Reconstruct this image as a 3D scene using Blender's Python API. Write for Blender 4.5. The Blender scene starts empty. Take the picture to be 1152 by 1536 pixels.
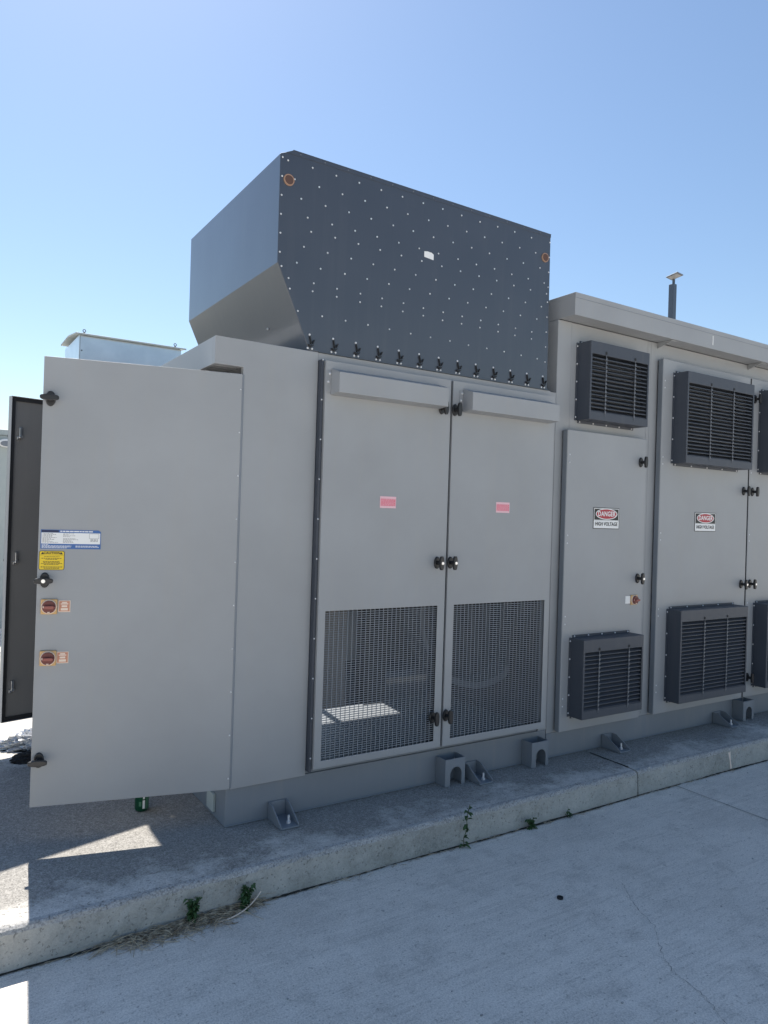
import bpy, bmesh, math, random
from mathutils import Vector, Matrix
random.seed(7)
sc = bpy.context.scene
col = sc.collection
R = math.radians

# ------------------------------------------------------------------ camera
cam_d = bpy.data.cameras.new('camera')
cam = bpy.data.objects.new('camera', cam_d); col.objects.link(cam)
cam_d.sensor_fit = 'VERTICAL'; cam_d.sensor_height = 36.0
cam_d.lens = 1086.33 / 1536 * 36.0
cam_d.clip_start = 0.05; cam_d.clip_end = 2000
YAW, PIT, ROL = 0.5698997, 0.0040741, 0.0313459
fw = Vector((math.sin(YAW)*math.cos(PIT), math.cos(YAW)*math.cos(PIT), math.sin(PIT)))
rt = Vector((math.cos(YAW), -math.sin(YAW), 0)); up = rt.cross(fw)
r2 = rt*math.cos(ROL) + up*math.sin(ROL); u2 = -rt*math.sin(ROL) + up*math.cos(ROL)
cm = Matrix((r2, u2, -fw)).transposed().to_4x4(); cm.translation = Vector((0, 0, 1.62))
cam.matrix_world = cm
sc.camera = cam

# ------------------------------------------------------------------ sky, sun, exposure
SUN_EL = R(53.8); SUN_AZ = R(6.3)          # azimuth measured from +Y towards +X
w = bpy.data.worlds.new('World'); sc.world = w; w.use_nodes = True
nt = w.node_tree; nt.nodes.clear()
sky = nt.nodes.new('ShaderNodeTexSky'); sky.sky_type = 'NISHITA'; sky.sun_disc = False
sky.sun_elevation = SUN_EL; sky.sun_rotation = SUN_AZ
sky.air_density = 1.25; sky.dust_density = 0.42; sky.ozone_density = 3.5; sky.altitude = 0
bg = nt.nodes.new('ShaderNodeBackground'); bg.inputs['Strength'].default_value = 0.076
wo = nt.nodes.new('ShaderNodeOutputWorld')
nt.links.new(sky.outputs[0], bg.inputs[0]); nt.links.new(bg.outputs[0], wo.inputs[0])
sd = bpy.data.lights.new('sun', 'SUN'); sd.energy = 4.5; sd.angle = R(0.53); sd.color = (1.0, 0.95, 0.87)
sun = bpy.data.objects.new('sun', sd); col.objects.link(sun)
to_sun = Vector((math.sin(SUN_AZ)*math.cos(SUN_EL), math.cos(SUN_AZ)*math.cos(SUN_EL), math.sin(SUN_EL)))
sun.rotation_euler = to_sun.to_track_quat('Z', 'Y').to_euler(); sun.location = (2, 8, 12)
vs = sc.view_settings
sc.display_settings.display_device = 'sRGB'
vs.view_transform = 'Standard'; vs.look = 'None'; vs.gamma = 1.0; vs.use_curve_mapping = False
vs.exposure = 0.93

# ------------------------------------------------------------------ materials
def newmat(name):
    m = bpy.data.materials.new(name); m.use_nodes = True
    return m, m.node_tree, m.node_tree.nodes['Principled BSDF']
def simple(name, c, rough=0.5, metal=0.0, spec=0.5):
    m, t, b = newmat(name)
    b.inputs['Base Color'].default_value = (*c, 1); b.inputs['Roughness'].default_value = rough
    b.inputs['Metallic'].default_value = metal; b.inputs['Specular IOR Level'].default_value = spec
    return m
def N(t, typ, **kw):
    n = t.nodes.new(typ)
    for k, v in kw.items():
        if k in n.inputs: n.inputs[k].default_value = v
        else: setattr(n, k, v)
    return n
def mapping(t, scale, rot=(0, 0, 0)):
    g = N(t, 'ShaderNodeNewGeometry'); mp = N(t, 'ShaderNodeMapping')
    mp.inputs['Scale'].default_value = scale; mp.inputs['Rotation'].default_value = rot
    t.links.new(g.outputs['Position'], mp.inputs['Vector'])
    return mp.outputs[0]
def noise(t, vec, scale, detail=4, rough=0.55):
    n = N(t, 'ShaderNodeTexNoise'); n.inputs['Scale'].default_value = scale
    n.inputs['Detail'].default_value = detail; n.inputs['Roughness'].default_value = rough
    t.links.new(vec, n.inputs['Vector']); return n.outputs['Fac']
def ramp(t, fac, p0, p1, c0=(0, 0, 0, 1), c1=(1, 1, 1, 1)):
    r = N(t, 'ShaderNodeValToRGB'); e = r.color_ramp.elements
    e[0].position = p0; e[0].color = c0; e[1].position = p1; e[1].color = c1
    t.links.new(fac, r.inputs[0]); return r.outputs[0]
def mix(t, fac, a, b, mode='MIX'):
    n = N(t, 'ShaderNodeMix', data_type='RGBA', blend_type=mode)
    for sock, v in ((n.inputs[0], fac), (n.inputs[6], a), (n.inputs[7], b)):
        if isinstance(v, (int, float)): sock.default_value = v
        elif isinstance(v, tuple): sock.default_value = v if len(v) == 4 else (*v, 1)
        else: t.links.new(v, sock)
    return n.outputs[2]
def bump(t, b, h, strength, dist):
    n = N(t, 'ShaderNodeBump'); n.inputs['Strength'].default_value = strength; n.inputs['Distance'].default_value = dist
    t.links.new(h, n.inputs['Height']); t.links.new(n.outputs[0], b.inputs['Normal'])

def paint(name, c, rough=0.42, var=0.06, dirt=0.10, spec=0.45, peel=0.12, coat=0.0):
    """powder-coated sheet metal: faint mottling, dust runs, orange peel and slight oil-canning"""
    m, t, b = newmat(name)
    P = mapping(t, (1, 1, 1)); PS = mapping(t, (14, 14, 0.7))
    lo = tuple(x*(1-var) for x in c); hi = tuple(min(1, x*(1+var)) for x in c)
    n1 = noise(t, P, 2.3, 5)
    base = mix(t, ramp(t, n1, .3, .7), lo, hi)
    streak = ramp(t, noise(t, PS, 1.6, 6, .6), .52, .80)
    dustc = tuple(0.6*x + 0.4*y for x, y in zip(c, (.36, .33, .28)))
    f = N(t, 'ShaderNodeMath', operation='MULTIPLY'); t.links.new(streak, f.inputs[0]); f.inputs[1].default_value = dirt*2.2
    base = mix(t, f.outputs[0], base, dustc)
    sp = ramp(t, noise(t, P, 160, 2), .70, .78)
    f2 = N(t, 'ShaderNodeMath', operation='MULTIPLY'); t.links.new(sp, f2.inputs[0]); f2.inputs[1].default_value = dirt*0.8
    base = mix(t, f2.outputs[0], base, dustc)
    t.links.new(base, b.inputs['Base Color'])
    rr = N(t, 'ShaderNodeMapRange'); rr.inputs[3].default_value = rough-.06; rr.inputs[4].default_value = rough+.10
    t.links.new(n1, rr.inputs[0]); t.links.new(rr.outputs[0], b.inputs['Roughness'])
    b.inputs['Specular IOR Level'].default_value = spec
    b.inputs['Coat Weight'].default_value = coat; b.inputs['Coat Roughness'].default_value = .16
    hs = N(t, 'ShaderNodeMath', operation='MULTIPLY_ADD')
    t.links.new(noise(t, P, 3.2, 1), hs.inputs[0]); hs.inputs[1].default_value = 3.0
    t.links.new(noise(t, P, 420, 1), hs.inputs[2])
    bump(t, b, hs.outputs[0], peel, .0012)
    fine_b = b.inputs['Normal'].links[0].from_node
    wv = N(t, 'ShaderNodeBump'); wv.inputs['Strength'].default_value = .35; wv.inputs['Distance'].default_value = .012
    t.links.new(noise(t, mapping(t, (1.0, 1.0, .55)), 2.1, 1), wv.inputs['Height'])
    t.links.new(wv.outputs[0], fine_b.inputs['Normal'])
    return m

M = {}
M['grey'] = paint('grey_powder_coat', (.312, .322, .334), dirt=.20)
M['skid'] = paint('skid_grey_paint', (.20, .222, .250), rough=.5, dirt=.22)
M['hood'] = paint('charcoal_powder_coat', (.044, .051, .067), rough=.36, dirt=.035, spec=.55, coat=.9)
M['louver'] = paint('louver_charcoal', (.056, .065, .083), rough=.5, dirt=.07)
M['inner'] = paint('inner_dark_lining', (.19, .185, .18), rough=.6, dirt=.10)
M['machine'] = paint('machine_dark', (.022, .023, .026), rough=.55, dirt=.2)
M['gasket'] = simple('black_rubber', (.02, .021, .024), .7)
M['plastic'] = simple('black_plastic', (.018, .018, .02), .38)
M['chrome'] = simple('bright_zinc', (.75, .75, .76), .28, 1.0)
M['rivet'] = simple('rivet_aluminium', (.70, .71, .73), .45, .35)
M['strap'] = simple('galvanised_strap', (.15, .16, .18), .55, .3)
M['wire'] = simple('galvanised_wire', (.34, .36, .39), .5, .2)
M['crack_fill'] = simple('crack_grime', (.13, .125, .12), .9)
M['white'] = simple('white_vinyl', (.80, .80, .79), .5)
M['black_ink'] = simple('black_ink', (.015, .015, .016), .5)
M['red_ink'] = simple('red_ink', (.42, .035, .05), .5)
M['blue_ink'] = simple('blue_ink', (.045, .13, .36), .45)
M['navy_ink'] = simple('navy_ink', (.01, .02, .07), .45)
M['yellow_ink'] = simple('yellow_ink', (.78, .55, .02), .45)
M['grey_ink'] = simple('grey_ink', (.16, .16, .18), .5)
M['pink_vinyl'] = simple('faded_pink_vinyl', (.72, .18, .24), .55)
M['pink_pale'] = simple('pale_pink_print', (.80, .50, .55), .55)
M['tan'] = simple('tan_switch_plate', (.62, .38, .16), .45)
M['maroon'] = simple('faded_red_rotor', (.15, .035, .03), .5)
M['maroon_grip'] = simple('faded_red_grip', (.30, .09, .07), .5)
M['salmon'] = simple('faded_salmon_tag', (.55, .24, .15), .55)
M['cream'] = simple('cream_print', (.80, .66, .55), .55)
M['rust'] = simple('rust_cap', (.10, .055, .045), .8)
M['rust_rim'] = simple('rust_rim', (.36, .22, .15), .7)
M['leaf'] = simple('weed_leaf', (.05, .105, .032), .55)
M['stem'] = simple('weed_stem', (.06, .09, .03), .6)
M['lit_tone'] = simple('pale_lit_tone', (.30, .28, .25), .4)  # pale colour for the lit underside of the post head, not a lamp

def straw_mat():
    m, t, b = newmat('dry_straw'); P = mapping(t, (1, 1, 1))
    t.links.new(mix(t, ramp(t, noise(t, P, 40, 2), .35, .65), (.20, .15, .095), (.58, .48, .34)), b.inputs['Base Color'])
    b.inputs['Roughness'].default_value = .75; return m
M['straw'] = straw_mat()
def galv():
    m, t, b = newmat('galvanised_sheet'); P = mapping(t, (1, 1, 1))
    t.links.new(mix(t, ramp(t, noise(t, P, 6, 4), .3, .7), (.62, .64, .66), (.74, .75, .76)), b.inputs['Base Color'])
    b.inputs['Metallic'].default_value = .9; b.inputs['Roughness'].default_value = .28
    bump(t, b, noise(t, P, 2.0, 2), .15, .01); return m
M['galv'] = galv()
def film():
    m, t, b = newmat('crumpled_film'); b.inputs['Base Color'].default_value = (.55, .56, .58, 1)
    b.inputs['Roughness'].default_value = .15; b.inputs['Metallic'].default_value = .35; return m
M['film'] = film()
M['black_cloth'] = simple('black_cloth', (.012, .012, .013), .8)
M['can_green'] = simple('can_green', (.012, .10, .05), .28, .5)
M['can_light'] = simple('can_pale_green', (.10, .26, .16), .3, .4)

def concrete(name, c, broom=0.0, mott=0.5, stains=(), pits=.5, speck=.3, agg=0.0, rel=.5, drip=0.0):
    """cast concrete: cloudy mottling, fine sand grain, pits, optional broom strokes, dirt blotches and exposed stones"""
    m, t, b = newmat(name)
    P = mapping(t, (1, 1, 1))
    def mul(a, k):
        f = N(t, 'ShaderNodeMath', operation='MULTIPLY'); t.links.new(a, f.inputs[0])
        if isinstance(k, (int, float)): f.inputs[1].default_value = k
        else: t.links.new(k, f.inputs[1])
        return f.outputs[0]
    sc_ = lambda k: tuple(min(1, x*k) for x in c)
    base = mix(t, ramp(t, noise(t, P, .9, 7, .62), .32, .68), sc_(1-.26*mott), sc_(1+.20*mott))
    base = mix(t, .5*mott+.2, base, mix(t, ramp(t, noise(t, P, 11, 7, .7), .32, .68), sc_(.78), sc_(1.18)))
    if broom:
        PB = mapping(t, (3.0, 62, 1), (0, 0, R(-7))); PL = mapping(t, (1.3, 9, 1), (0, 0, R(-7)))
        bl = noise(t, PB, 1.0, 5, .7)
        patch = ramp(t, noise(t, PL, 1.5, 7, .7), .40, .62)
        base = mix(t, mul(patch, broom), base, mix(t, ramp(t, bl, .36, .62), sc_(.46), sc_(1.08)))
        PB3 = mapping(t, (7, 40, 1), (0, 0, R(-7)))
        scuff = ramp(t, noise(t, PB3, 1.0, 5, .68), .585, .67)
        base = mix(t, mul(scuff, .5), base, sc_(.40))
    for (scale, p0, p1, amt, col_) in stains:
        st = ramp(t, noise(t, P, scale, 9, .72), p0, p1)
        grain = ramp(t, noise(t, P, 70, 4, .75), .35, .62)
        base = mix(t, mul(mul(st, grain), amt), base, col_)
        base = mix(t, mul(st, amt*.55), base, col_)
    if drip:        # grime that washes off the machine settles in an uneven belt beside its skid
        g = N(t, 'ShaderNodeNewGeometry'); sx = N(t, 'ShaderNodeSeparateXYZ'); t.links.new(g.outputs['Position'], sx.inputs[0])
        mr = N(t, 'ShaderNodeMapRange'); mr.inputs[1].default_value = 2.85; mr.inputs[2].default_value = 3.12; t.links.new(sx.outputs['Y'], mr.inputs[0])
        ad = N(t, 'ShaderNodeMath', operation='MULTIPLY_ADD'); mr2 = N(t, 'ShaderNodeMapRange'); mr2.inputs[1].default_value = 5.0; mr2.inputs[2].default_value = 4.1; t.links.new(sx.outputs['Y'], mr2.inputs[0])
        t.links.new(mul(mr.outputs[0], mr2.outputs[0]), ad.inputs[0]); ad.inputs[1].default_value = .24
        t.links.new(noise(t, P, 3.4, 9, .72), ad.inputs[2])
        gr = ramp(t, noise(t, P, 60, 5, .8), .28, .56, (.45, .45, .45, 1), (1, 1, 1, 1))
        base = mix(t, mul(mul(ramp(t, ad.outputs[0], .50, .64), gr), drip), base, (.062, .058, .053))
    sp = noise(t, P, 150, 4, .8)
    base = mix(t, speck, base, mix(t, ramp(t, sp, .38, .60), sc_(.50), sc_(1.28)))
    pit = ramp(t, noise(t, P, 80, 3, .6), .61, .67)
    base = mix(t, mul(pit, pits), base, sc_(.33))
    pit2 = ramp(t, noise(t, P, 30, 4, .65), .645, .68)
    base = mix(t, mul(pit2, pits), base, sc_(.36))
    if agg:
        v = N(t, 'ShaderNodeTexVoronoi'); v.inputs['Scale'].default_value = 130
        t.links.new(P, v.inputs['Vector'])
        cr = ramp(t, v.outputs['Distance'], .16, .40, (1, 1, 1, 1), (0, 0, 0, 1))
        base = mix(t, mul(mul(cr, ramp(t, noise(t, P, 25, 3), .42, .6)), agg), base, (.66, .64, .61))
        base = mix(t, mul(ramp(t, v.outputs['Distance'], .5, .8), .5), base, sc_(.45))
    t.links.new(base, b.inputs['Base Color'])
    b.inputs['Roughness'].default_value = .88; b.inputs['Specular IOR Level'].default_value = .25
    a = N(t, 'ShaderNodeMath', operation='MULTIPLY_ADD'); t.links.new(sp, a.inputs[0]); a.inputs[1].default_value = .6
    a2 = N(t, 'ShaderNodeMath', operation='SUBTRACT'); t.links.new(noise(t, P, 38, 5, .7), a2.inputs[0]); t.links.new(pit, a2.inputs[1])
    t.links.new(a2.outputs[0], a.inputs[2])
    bump(t, b, a.outputs[0], rel, .004)
    return m
M['road'] = concrete('broomed_concrete', (.76, .71, .64), broom=.55, mott=.75, stains=((1.2, .50, .66, .42, (.27, .255, .235)), (4.5, .53, .66, .42, (.22, .21, .195))), pits=.55, speck=.42)
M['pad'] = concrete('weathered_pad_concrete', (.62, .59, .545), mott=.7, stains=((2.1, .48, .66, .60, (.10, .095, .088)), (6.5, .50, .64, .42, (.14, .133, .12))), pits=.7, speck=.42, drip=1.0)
M['kerb'] = concrete('kerb_face_concrete', (.47, .455, .415), mott=.8, stains=((3.5, .48, .68, .5, (.19, .19, .165)), (9, .55, .68, .25, (.62, .60, .56)), (1.6, .50, .66, .45, (.17, .17, .15))), pits=.6, speck=.2)
M['kerb_edge'] = concrete('kerb_edge_concrete', (.47, .46, .445), mott=.7, stains=((6, .50, .66, .5, (.2, .195, .18)),), pits=.7, speck=.45, agg=.38, rel=.8)
M['soil'] = concrete('joint_soil', (.045, .042, .036), speck=.5)
M['far_paint'] = paint('far_pale_paint', (.40, .44, .43), rough=.5)

# ------------------------------------------------------------------ mesh helpers
class MB:
    def __init__(s): s.v = []; s.f = []; s.mi = []; s.M = Matrix.Identity(4)
    def add(s, vs_, fs, mi=0):
        o = len(s.v); s.v += [s.M @ Vector(p) for p in vs_]
        for f in fs: s.f.append([i+o for i in f]); s.mi.append(mi)
        return s
    def box(s, x0, x1, y0, y1, z0, z1, mi=0):
        return s.add([(x0,y0,z0),(x1,y0,z0),(x1,y1,z0),(x0,y1,z0),(x0,y0,z1),(x1,y0,z1),(x1,y1,z1),(x0,y1,z1)],
              [(0,3,2,1),(4,5,6,7),(0,1,5,4),(1,2,6,5),(2,3,7,6),(3,0,4,7)], mi)
    def prism(s, poly, a0, a1, axis='y', mi=0):
        def p(q, a):
            return {'y': (q[0], a, q[1]), 'x': (a, q[0], q[1]), 'z': (q[0], q[1], a)}[axis]
        n = len(poly)
        vs_ = [p(q, a0) for q in poly] + [p(q, a1) for q in poly]
        fs = [tuple(range(n)), tuple(range(2*n-1, n-1, -1))] + [(i, i+n, (i+1) % n+n, (i+1) % n) for i in range(n)]
        return s.add(vs_, fs, mi)
    def cyl(s, p0, p1, r0, r1=None, n=12, mi=0, sx=1.0, caps=True):
        r1 = r0 if r1 is None else r1
        p0 = Vector(p0); p1 = Vector(p1); d = (p1-p0).normalized()
        a = d.orthogonal().normalized()
        if abs(d.z) < .9: a = Vector((0, 0, 1)).cross(d).normalized()
        b = d.cross(a)
        vs_ = []
        for p, r in ((p0, r0), (p1, r1)):
            for k in range(n):
                an = 2*math.pi*k/n; vs_.append(p + a*(math.cos(an)*r*sx) + b*(math.sin(an)*r))
        fs = [(k, (k+1) % n, (k+1) % n+n, k+n) for k in range(n)]
        if caps: fs += [tuple(range(n-1, -1, -1)), tuple(range(n, 2*n))]
        return s.add(vs_, fs, mi)
    def ell(s, c, rx, ry, rz, n=8, m=6, mi=0):
        vs_ = [(c[0], c[1], c[2]-rz)]
        for j in range(1, m):
            t = -math.pi/2 + math.pi*j/m
            for k in range(n):
                a = 2*math.pi*k/n
                vs_.append((c[0]+rx*math.cos(t)*math.cos(a), c[1]+ry*math.cos(t)*math.sin(a), c[2]+rz*math.sin(t)))
        vs_.append((c[0], c[1], c[2]+rz)); L = len(vs_)-1
        fs = [(0, 1+(k+1) % n, 1+k) for k in range(n)]
        for j in range(m-2):
            for k in range(n):
                fs.append((1+j*n+k, 1+j*n+(k+1) % n, 1+(j+1)*n+(k+1) % n, 1+(j+1)*n+k))
        b = 1+(m-2)*n
        fs += [(b+k, b+(k+1) % n, L) for k in range(n)]
        return s.add(vs_, fs, mi)
    def frame(s, x0, x1, z0, z1, hx0, hx1, hz0, hz1, y0, y1, mi=0):
        """plate in the XZ plane with one rectangular hole"""
        o = [(x0,z0),(x1,z0),(x1,z1),(x0,z1)]; h = [(hx0,hz0),(hx1,hz0),(hx1,hz1),(hx0,hz1)]
        vs_ = [(x, y0, z) for x, z in o] + [(x, y0, z) for x, z in h] + [(x, y1, z) for x, z in o] + [(x, y1, z) for x, z in h]
        fs = []
        for i in range(4):
            j = (i+1) % 4
            fs += [(i, j, j+4, i+4), (i+8, i+12, j+12, j+8), (i, i+8, j+8, j), (i+4, j+4, j+12, i+12)]
        return s.add(vs_, fs, mi)
    def build(s, name, mats, parent=None, bevel=0, smooth=False, kind=None, label=None, seg=2):
        if not isinstance(mats, (list, tuple)): mats = [mats]
        lo = Vector([min(p[i] for p in s.v) for i in range(3)]); hi = Vector([max(p[i] for p in s.v) for i in range(3)])
        c = (lo+hi)/2; c.z = lo.z
        me = bpy.data.meshes.new(name)
        me.from_pydata([tuple(p-c) for p in s.v], [], s.f)
        for m in mats: me.materials.append(M[m] if isinstance(m, str) else m)
        me.polygons.foreach_set('material_index', s.mi)
        bm = bmesh.new(); bm.from_mesh(me); bmesh.ops.recalc_face_normals(bm, faces=bm.faces); bm.to_mesh(me); bm.free()
        if smooth: me.polygons.foreach_set('use_smooth', [True]*len(me.polygons))
        return link(name, me, c, parent, bevel, kind, label, seg)
WORLD = {}
def link(name, me, world, parent=None, bevel=0, kind=None, label=None, seg=2):
    o = bpy.data.objects.new(name, me); col.objects.link(o)
    WORLD[o.name] = Vector(world)
    if parent is not None:
        o.parent = parent; o.location = Vector(world) - WORLD[parent.name]
    else: o.location = world
    if bevel:
        b = o.modifiers.new('bevel', 'BEVEL'); b.width = bevel; b.segments = seg; b.limit_method = 'ANGLE'; b.angle_limit = R(40)
    if kind: o['kind'] = kind
    if label: o['label'] = label
    return o
def dup(o, d, parent=None):
    """copy of one part moved by d (shares the mesh)"""
    c = o.copy(); col.objects.link(c); c.parent = parent or o.parent
    wl = WORLD[o.name] + Vector(d); WORLD[c.name] = wl
    c.location = wl - WORLD[c.parent.name] if c.parent else wl
    for ch in list(o.children): dup(ch, d, c)
    return c
def thing(name, label, cat, loc, group=None):
    o = bpy.data.objects.new(name, None); col.objects.link(o); o.location = loc; o.empty_display_size = .1
    WORLD[o.name] = Vector(loc)
    return tag(o, label, cat, group)
def tag(o, label, cat, group=None):
    o['label'] = label; o['category'] = cat
    if group: o['group'] = group
    return o
def text(s_, name, mat, mtx, size, parent, bold=0.0, align='CENTER', sx=1.0):
    """lettering as flat mesh; mtx maps text plane (x right, y up) into the world"""
    cu = bpy.data.curves.new(name, 'FONT'); cu.body = s_; cu.size = size; cu.align_x = align; cu.align_y = 'CENTER'
    cu.offset = bold; cu.space_character = 1.06; cu.resolution_u = 3; cu.extrude = .0004
    ob = bpy.data.objects.new(name, cu); col.objects.link(ob)
    me = bpy.data.meshes.new_from_object(ob.evaluated_get(bpy.context.evaluated_depsgraph_get()))
    bpy.data.objects.remove(ob)
    me.transform(Matrix.Diagonal((sx, 1, 1, 1)))
    me.transform(mtx)
    c = sum((v.co for v in me.vertices), Vector()) / max(1, len(me.vertices))
    me.transform(Matrix.Translation(-c)); me.name = name
    me.materials.clear(); me.materials.append(M[mat])
    return link(name, me, c, parent)
def face_mtx(x, y, z):      # text plane facing the camera side (-Y)
    return Matrix(((1,0,0,x),(0,0,-1,y),(0,1,0,z),(0,0,0,1)))

# ------------------------------------------------------------------ ground
ZP = .145                              # top of the raised pad
mb = MB(); mb.add([(-300,-300,0),(300,-300,0),(300,300,0),(-300,300,0)], [(0,1,2,3)])
road = mb.build('road', 'road'); road['kind'] = 'structure'
def strip(pts, widths, z):
    mb = MB(); vs_ = []; fs = []
    for i, p in enumerate(pts):
        a = Vector(pts[max(0, i-1)]); b = Vector(pts[min(len(pts)-1, i+1)]); d = (b-a).normalized(); n = Vector((-d.y, d.x))
        wd = widths[i]/2
        vs_ += [(p[0]+n.x*wd, p[1]+n.y*wd, z), (p[0]-n.x*wd, p[1]-n.y*wd, z)]
    for i in range(len(pts)-1): fs.append((2*i, 2*i+1, 2*i+3, 2*i+2))
    mb.add(vs_, fs); return mb
cr = [(2.70,2.14),(2.679,2.103),(2.626,2.035),(2.581,1.959),(2.54,1.847),(2.47,1.785),(2.386,1.692),(2.345,1.628),(2.335,1.582),(2.318,1.483),(2.283,1.419),(2.252,1.362),(2.2,1.2),(2.23,1.0),(2.1,.7)]
pts = []
for a, b in zip(cr, cr[1:]):
    for k in range(6):
        t = k/6; pts.append((a[0]+(b[0]-a[0])*t+random.gauss(0,.004), a[1]+(b[1]-a[1])*t+random.gauss(0,.003)))
strip(pts, [max(.0003, random.gauss(.0012,.0008)) for _ in pts], .003).build('crack', 'crack_fill', road, label='thin wandering crack in the concrete apron')
for x in (3.985, -1.4, 9.4):
    pts = [(x+random.gauss(0,.0015), 2.775-.08*k) for k in range(90)]
    strip(pts, [random.uniform(.003,.006) for _ in pts], .004).build('control_joint', 'soil', road)

pad = thing('pavement', 'raised concrete pad with a rough kerb edge', 'pad', (3, 2.8, 0)); pad['kind'] = 'structure'
del pad['category']
def hump(x, s): return math.sin(x*3.1+s)*.5 + math.sin(x*7.7+2*s)*.3 + math.sin(x*17.3+s*3)*.2
for (x0, x1) in ((-7.16,-3.56), (-3.56,.04), (.04,3.64), (3.64,7.24), (7.24,10.84)):
    mb = MB(); xs = []; x = x0+.006
    while x < x1-.006: xs.append(x); x += .03
    xs.append(x1-.006)
    prof = [(2.784,-.04,0),(2.786,.0,0),(2.790,.05,0),(2.794,.095,0),(2.797,.122,1),(2.801,.135,1),(2.810,.1415,1),(2.828,.144,2),(2.90,ZP,2),(9.0,ZP,2)]
    vs_ = []
    for i, x in enumerate(xs):
        h = hump(x, 1.3)
        for k, (y, z, _) in enumerate(prof):
            am = (0,.0,.003,.004,.005,.004,.004,.002,0,0)[k]
            vs_.append((x, y + am*h + random.gauss(0, .0016)*(2 <= k <= 6), z + am*.6*hump(x, 4.1+k*.3) + random.gauss(0,.0011)*(3 <= k <= 6)))
    P_ = len(prof); fs = []; mi = []
    for i in range(len(xs)-1):
        for k in range(P_-1):
            mb.add([vs_[i*P_+k], vs_[i*P_+k+1], vs_[(i+1)*P_+k+1], vs_[(i+1)*P_+k]], [(0,1,2,3)], (0,0,0,0,1,1,1,2,2)[k])
    for i, fl in ((0, 1), (len(xs)-1, 0)):
        q = [vs_[i*P_+k] for k in range(P_)] + [(xs[i], 9.0, -.04)]
        mb.add(q, [tuple(range(len(q)))], 0)
    o = mb.build('slab_panel', ['kerb', 'kerb_edge', 'pad'], pad)
    bm = bmesh.new(); bm.from_mesh(o.data); bmesh.ops.remove_doubles(bm, verts=bm.verts, dist=.0002); bmesh.ops.recalc_face_normals(bm, faces=bm.faces); bm.to_mesh(o.data); bm.free()
for x in (.04, 3.64, 7.24):
    strip([(x+random.gauss(0,.002), 2.86+.06*k) for k in range(6)], [random.uniform(.012,.022) for _ in range(6)], ZP+.0012).build('joint_grime', 'soil', pad)
# soil filled gap along the foot of the kerb
pts = [(.0+i*.02, 2.777+.006*hump(i*.02, 2.2)) for i in range(420)]
strip(pts, [max(.002, .011+.009*hump(p[0], 5.0)+random.gauss(0,.003)) for p in pts], .004).build('joint_soil', 'soil', road, kind='stuff')
# pale caulk run on the kerb face
mb = MB()
mb.add([(4.566,2.7975,.118),(4.594,2.7975,.118),(4.588,2.789,.06),(4.596,2.783,.008),(4.570,2.783,.008),(4.574,2.789,.06)], [(0,1,2,5),(5,2,3,4)])
mb.build('caulk_run', 'cream', pad)

# ------------------------------------------------------------------ generic fittings
def t_handle(parent, x, z, y, mtx=None, vertical=True, lock=False):
    """black wing handle: oval escutcheon, stem and tapered grip; stands out from a face at y towards -Y"""
    mb = MB()
    if mtx: mb.M = mtx
    mb.cyl((x,y,z), (x,y-.010,z), .034, .031, 16, sx=.62)
    mb.cyl((x,y-.010,z), (x,y-.040,z), .011, .010, 10)
    Mx = mb.M
    L_ = .037
    poly = [(-L_,-.006),(-L_*.8,-.010),(-.012,-.013),(.012,-.013),(L_*.8,-.010),(L_,-.006),(L_,.006),(L_*.8,.010),(.012,.013),(-.012,.013),(-L_*.8,.010),(-L_,.006)]
    if vertical: poly = [(-b, a) for a, b in poly]
    mb.prism([(x+a, z+b) for a, b in poly], y-.053, y-.037)
    h = mb.build('handle', 'plastic', parent, bevel=.003)
    if lock:
        mk = MB()
        if mtx: mk.M = mtx
        mk.cyl((x,y-.053,z), (x,y-.057,z), .0085, .008, 12); mk.build('lock_core', 'chrome', h)
    return h
def dots(name, parent, pts, r=.005, h=.003, mat='rivet', mtx=None, n=6):
    mb = MB()
    if mtx: mb.M = mtx
    for x, y, z in pts: mb.cyl((x,y,z), (x,y-h*.6,z), r, r*.8, n); mb.cyl((x,y-h*.6,z), (x,y-h,z), r*.8, r*.4, n)
    return mb.build(name, mat, parent, kind='stuff')
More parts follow.
